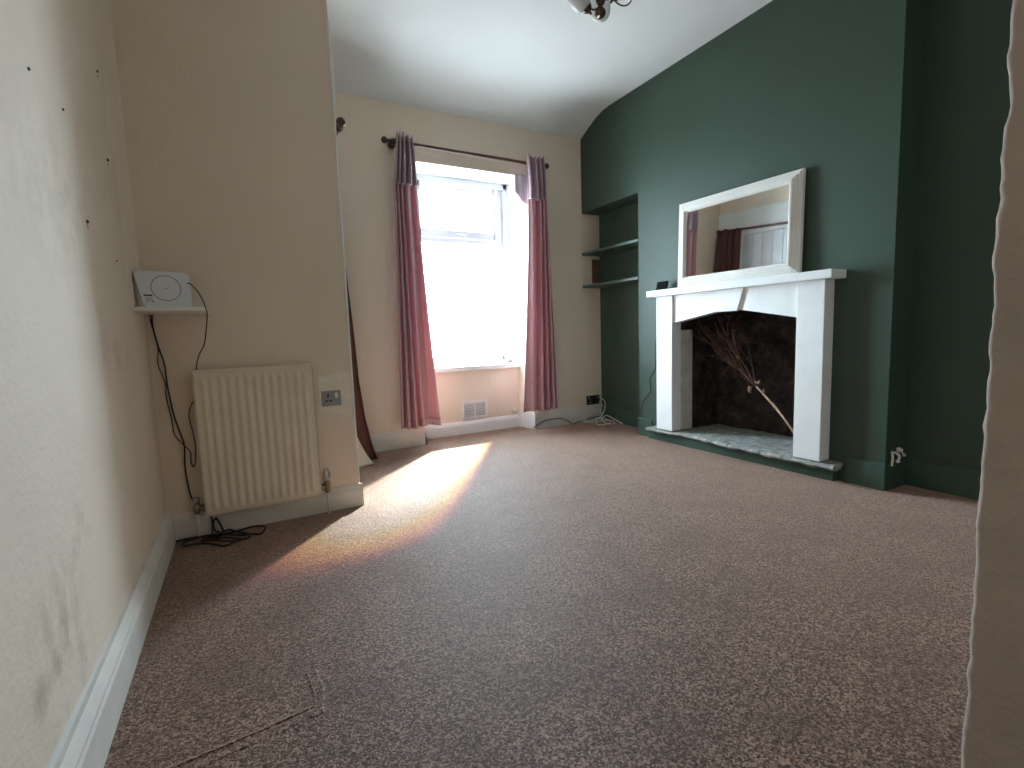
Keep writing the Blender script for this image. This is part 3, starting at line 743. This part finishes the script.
# dried seed-head stem leaning in the fire opening
br = thing('dried_branch', 'dried twiggy seed-head stem leaning inside the fireplace', 'dried plant', (2.85, 1.66, .10))
main = [(2.845, 1.60, .100), (2.847, 1.66, .13), (2.85, 1.731, .184), (2.853, 1.80, .260), (2.85, 1.867, .329), (2.85, 1.93, .390), (2.85, 1.986, .439)]
mb = MB(); mb.tube(smooth_path(main, 4), [.006]*24+[.0045], 8); mb.build('stem', 'dry_stem', br, True)
mb = MB(); mb.tube(smooth_path([(2.838, 1.72, .17), (2.842, 1.79, .262), (2.842, 1.86, .34)], 4), .003, 6); mb.build('stem', 'dry_stem', br, True)
for (a, b, tw) in ((.40, .50, .012), (.355, .45, -.010)):
    pass
r = random.Random(5)
tips = []
def spray(p, d, length, depth, mbx, seeds):
    n = 5; pts = [Vector(p)]; dd = Vector(d).normalized()
    for k in range(n):
        dd = (dd + Vector((r.uniform(-.16, .16), r.uniform(-.18, .18), r.uniform(-.12, .16)))).normalized()
        q = pts[-1] + dd*length/n
        q.x = min(max(q.x, 2.72), 3.02); q.z = min(q.z, .88); q.y = min(max(q.y, 1.62), 2.38)
        pts.append(q)
        if depth > 0 and k >= 1:
            for s in range(1 if depth == 1 else 2):
                spray(q, dd + Vector((r.uniform(-.6, .6), r.uniform(-.65, .65), r.uniform(-.5, .65))), length*r.uniform(.35, .6), depth-1, mbx, seeds)
    mbx.tube(pts, [.0026*(depth+.6)*(1-.13*k) for k in range(n+1)], 5)
    if depth == 0: seeds.append(pts[-1])
for d, ln in (((0, .75, .65), .36), ((.1, .55, .9), .36), ((-.15, .95, .6), .38), ((.05, .35, 1), .30), ((-.1, .8, .95), .42), ((.2, 1, .45), .30)):
    mb = MB(); seeds = []
    spray((2.85, 1.975, .430), d, ln, 2 if ln > .33 else 1, mb, seeds)
    for q in seeds: mb.ball(q, r.uniform(.003, .006), 1)
    mb.build('twig', 'dry_twig', br, True)
for p, d in (((2.842, 1.975, .445), (-.3, -.75, .55)), ((2.845, 2.00, .425), (-.2, .4, -.7)), ((2.85, 1.93, .385), (-.5, -.4, .6)), ((2.84, 2.08, .60), (-.4, .5, .6))):
    d = Vector(d).normalized(); a = d.cross(Vector((1, .2, .1))).normalized(); p = Vector(p); mb = MB()
    mb.grid(lambda u, v: p + d*(.045*u) + a*((v-.5)*.026*math.sin(PI*min(1, u*.9+.08))) + Vector((-.012*math.sin(PI*v)*u - .01*math.sin(5*u), 0, .008*math.sin(7*u))), 10, 6)
    mb.build('leaf', 'dry_leaf', br, True, .001)

# pale pipe fitting on the chimney side
pf = thing('pipe_fitting', 'pair of pale pipe stubs low on the dark green chimney side', 'pipe fitting', (2.77, 1.17, .12))
mb = MB(); mb.tube(smooth_path([(2.712, 1.158, .19), (2.711, 1.155, .15), (2.708, 1.157, .118)]), .006, 8); mb.build('pipe', 'white_cable', pf, True)
mb = MB(); mb.tube(smooth_path([(2.75, 1.165, .18), (2.75, 1.145, .165), (2.745, 1.145, .145)]), .006, 8); mb.ball((2.744, 1.147, .138), .009, 2); mb.build('pipe', 'white_cable', pf, True)
mb = MB(); mb.lathe([(0, 0), (.012, 0), (.013, .010), (.009, .016), (.007, .022), (0, .023)], (2.785, 1.169, .186), (0, -1, 0), 16); mb.ball((2.812, 1.152, .158), .008, 2); mb.tube([(2.785, 1.152, .18), (2.812, 1.152, .158)], .0035, 8); mb.build('tap', 'white_cable', pf, True)

# ------------------------------------------------------------------ plugs and screws left in the left wall
for k, (y, z, lab, s) in enumerate(((1.358, 1.372, 'dark screw left in the left wall, highest towards the camera', 1), (1.579, 1.382, 'dark screw in the left wall between the highest two plug holes', .9),
        (2.038, 1.676, 'chipped plug hole highest on the left wall', 1.2), (2.039, 1.41, 'chipped plug hole on the left wall above the router', 1.4),
        (1.682, 1.145, 'chipped plug hole on the left wall left of the router', 1.4), (1.141, 1.149, 'dark screw in the left wall at the edge of the picture', .8), (2.006, 1.091, 'small plug just left of the router on the left wall', .8))):
    mb = MB(); mb.lathe([(0, -.002), (.0036*s, -.002), (.0036*s, .001), (.0026*s, .0032*s), (0, .0036*s)], (XL, y, z), (1, -.35, .25), 10)
    if s > 1: mb.ball((XL, y+.006, z-.012), .005, 1, (.15, .8, 1.6))
    tag(mb.build('wall_plug', 'dark_wood', None, True), lab, 'wall plug', 'old screws and plugs in the left wall')

# ------------------------------------------------------------------ chandelier
cx, cy, cz = 1.585, 1.90, 2.335
ch = thing('chandelier', 'bronze ceiling light with frosted glass shades', 'ceiling light', (cx, cy, H))
mb = MB(); mb.lathe([(0, 0), (.055, 0), (.058, -.012), (.045, -.03), (.012, -.04), (0, -.04)], (cx, cy, H), (0, 0, 1), 24); mb.build('ceiling_rose', 'bronze', ch, True, angle=40)
mb = MB(); mb.lathe([(.006, .23), (.006, .06), (.014, .05), (.022, .03), (.026, .01), (.022, -.012), (.014, -.028), (.007, -.035), (.006, -.052), (.003, -.06), (0, -.06)], (cx-.015, cy, cz-.005), (0, 0, 1), 20); mb.build('stem', 'bronze', ch, True)
for k, ang in enumerate((172, 292, 52)):
    a = math.radians(ang); dr = Vector((math.cos(a), math.sin(a), 0)); c0 = Vector((cx-.015, cy, cz-(.036 if k == 0 else 0)))
    mb = MB(); mb.tube(smooth_path([c0+Vector((0, 0, .0)), c0+dr*.04+Vector((0, 0, -.025)), c0+dr*.085+Vector((0, 0, .0)), c0+dr*.095+Vector((0, 0, .05)), c0+dr*.07+Vector((0, 0, .085)), c0+dr*.05+Vector((0, 0, .06))]), .004, 8)
    arm = mb.build('arm', 'bronze', ch, True)
    ax = (dr + Vector((0, 0, .9))).normalized(); base = c0+dr*.062+Vector((0, 0, -.035))
    mb = MB(); mb.lathe([(0, -.018), (.005, -.016), (.006, -.006), (.016, .0), (.024, .012), (.026, .022), (.020, .026), (0, .026)], base, ax, 20); cup = mb.build('cup', 'bronze', arm, True)
    mb = MB(); mb.lathe([(.020, .018), (.034, .022), (.046, .040), (.050, .075), (.047, .12), (.052, .155), (.050, .155), (.045, .12), (.047, .075), (.043, .042), (.032, .026), (.020, .022)], base, ax, 28); mb.build('glass_shade', 'shade_glass', arm, True)
# decorative ring hanging to the right
mb = MB(); mb.tube([(cx+.105+.074*math.cos(t*2*PI/28), cy+.0, cz+.072+.074*math.sin(t*2*PI/28)) for t in range(29)], .0035, 8); mb.build('scroll', 'bronze', ch, True)

# ------------------------------------------------------------------ light
w = bpy.data.worlds.new('World'); scene.world = w; w.use_nodes = True
bg = w.node_tree.nodes['Background']; bg.inputs[0].default_value = (.77, .93, 1.04, 1); bg.inputs[1].default_value = 9.4
wt = w.node_tree; wc = wt.nodes.new('ShaderNodeTexCoord'); ws = wt.nodes.new('ShaderNodeSeparateXYZ'); wt.links.new(wc.outputs['Generated'], ws.inputs[0])
wm = wt.nodes.new('ShaderNodeMapRange'); wm.inputs['From Min'].default_value = -.30; wm.inputs['From Max'].default_value = .05; wt.links.new(ws.outputs[2], wm.inputs['Value'])
wt.links.new(ramp(wt, wm.outputs['Result'], [(0, (.34, .38, .40, 1)), (1, (.74, .93, 1.07, 1))]), bg.inputs[0])   # daylit ground below, bright sky above
# sky portal in the window opening
pl = bpy.data.lights.new('window_portal', 'AREA'); pl.shape = 'RECTANGLE'; pl.size = .80; pl.size_y = 1.50; pl.cycles.is_portal = True
po = bpy.data.objects.new('window_portal', pl); C.objects.link(po); po.location = (1.65, YF+.16, 1.31); po.rotation_euler = (math.radians(-90), 0, 0)
# low sun caught through the pane, split into colours at its rim
S0 = Vector((2.75, 5.0, 2.42)); T0 = Vector((.66, 2.50, 0))
sl = bpy.data.lights.new('sun_beam', 'SPOT'); sl.energy = 1; sl.spot_size = math.radians(60); sl.spot_blend = .6; sl.shadow_soft_size = .045
sl.use_nodes = True; t = sl.node_tree
em = next(n for n in t.nodes if n.type == 'EMISSION')
tc = t.nodes.new('ShaderNodeTexCoord'); sep = t.nodes.new('ShaderNodeSeparateXYZ'); t.links.new(tc.outputs['Normal'], sep.inputs[0])
zz = math_(t, 'ABSOLUTE', sep.outputs[2])
qx = math_(t, 'DIVIDE', math_(t, 'DIVIDE', sep.outputs[0], zz), .094)
yy = math_(t, 'DIVIDE', sep.outputs[1], zz)
qy = math_(t, 'ADD', math_(t, 'MULTIPLY', math_(t, 'MAXIMUM', yy, 0), 1/.112), math_(t, 'MULTIPLY', math_(t, 'MINIMUM', yy, 0), 1/.55))
rr = math_(t, 'SQRT', math_(t, 'ADD', math_(t, 'MULTIPLY', qx, qx), math_(t, 'MULTIPLY', qy, qy)))
rn = math_(t, 'DIVIDE', rr, 4.0)
col = ramp(t, rn, [(0, (1, .97, .90, 1)), (.10, (.64, .68, .66, 1)), (.15, (.44, .50, .48, 1)), (.185, (.46, .40, .18, 1)), (.22, (.40, .20, .10, 1)), (.25, (.22, .08, .11, 1)), (.285, (.05, .05, .12, 1)), (.325, (.02, .07, .06, 1)), (.36, (.045, .045, .02, 1)), (.39, (.045, .02, .025, 1)), (.44, (.006, .006, .007, 1)), (.55, (0, 0, 0, 1))])
fade = t.nodes.new('ShaderNodeMapRange'); t.links.new(yy, fade.inputs['Value'])
fade.inputs['From Min'].default_value = -.14; fade.inputs['From Max'].default_value = .12
fade.inputs['To Min'].default_value = 1.5; fade.inputs['To Max'].default_value = .72
t.links.new(col, em.inputs['Color']); t.links.new(math_(t, 'MULTIPLY', fade.outputs['Result'], 1000), em.inputs['Strength'])
so_ = bpy.data.objects.new('sun_beam', sl); C.objects.link(so_); so_.location = S0
so_.rotation_euler = (T0-S0).to_track_quat('-Z', 'Y').to_euler()

# ------------------------------------------------------------------ camera
cam = bpy.data.cameras.new('Camera'); co = bpy.data.objects.new('Camera', cam); C.objects.link(co); scene.camera = co
cam.sensor_width = 36; cam.lens = 36*491.24/1024; cam.clip_start = .02
yaw, pit, rol = math.radians(28.683), math.radians(-5.9416), math.radians(-1.9338)
F = Vector((math.sin(yaw)*math.cos(pit), math.cos(yaw)*math.cos(pit), math.sin(pit)))
Rt = Vector((math.cos(yaw), -math.sin(yaw), 0)); U = Rt.cross(F)
r2 = Rt*math.cos(rol) + U*math.sin(rol); u2 = -Rt*math.sin(rol) + U*math.cos(rol)
mw = Matrix((r2, u2, -F)).transposed().to_4x4(); mw.translation = (0, 0, .82); co.matrix_world = mw

scene.view_settings.view_transform = 'Standard'; scene.view_settings.look = 'None'
scene.view_settings.gamma = 1; scene.view_settings.use_curve_mapping = False
scene.view_settings.exposure = 2.42
scene.cycles.max_bounces = 12; scene.cycles.diffuse_bounces = 8; scene.cycles.transparent_max_bounces = 16
scene.cycles.sample_clamp_indirect = 8
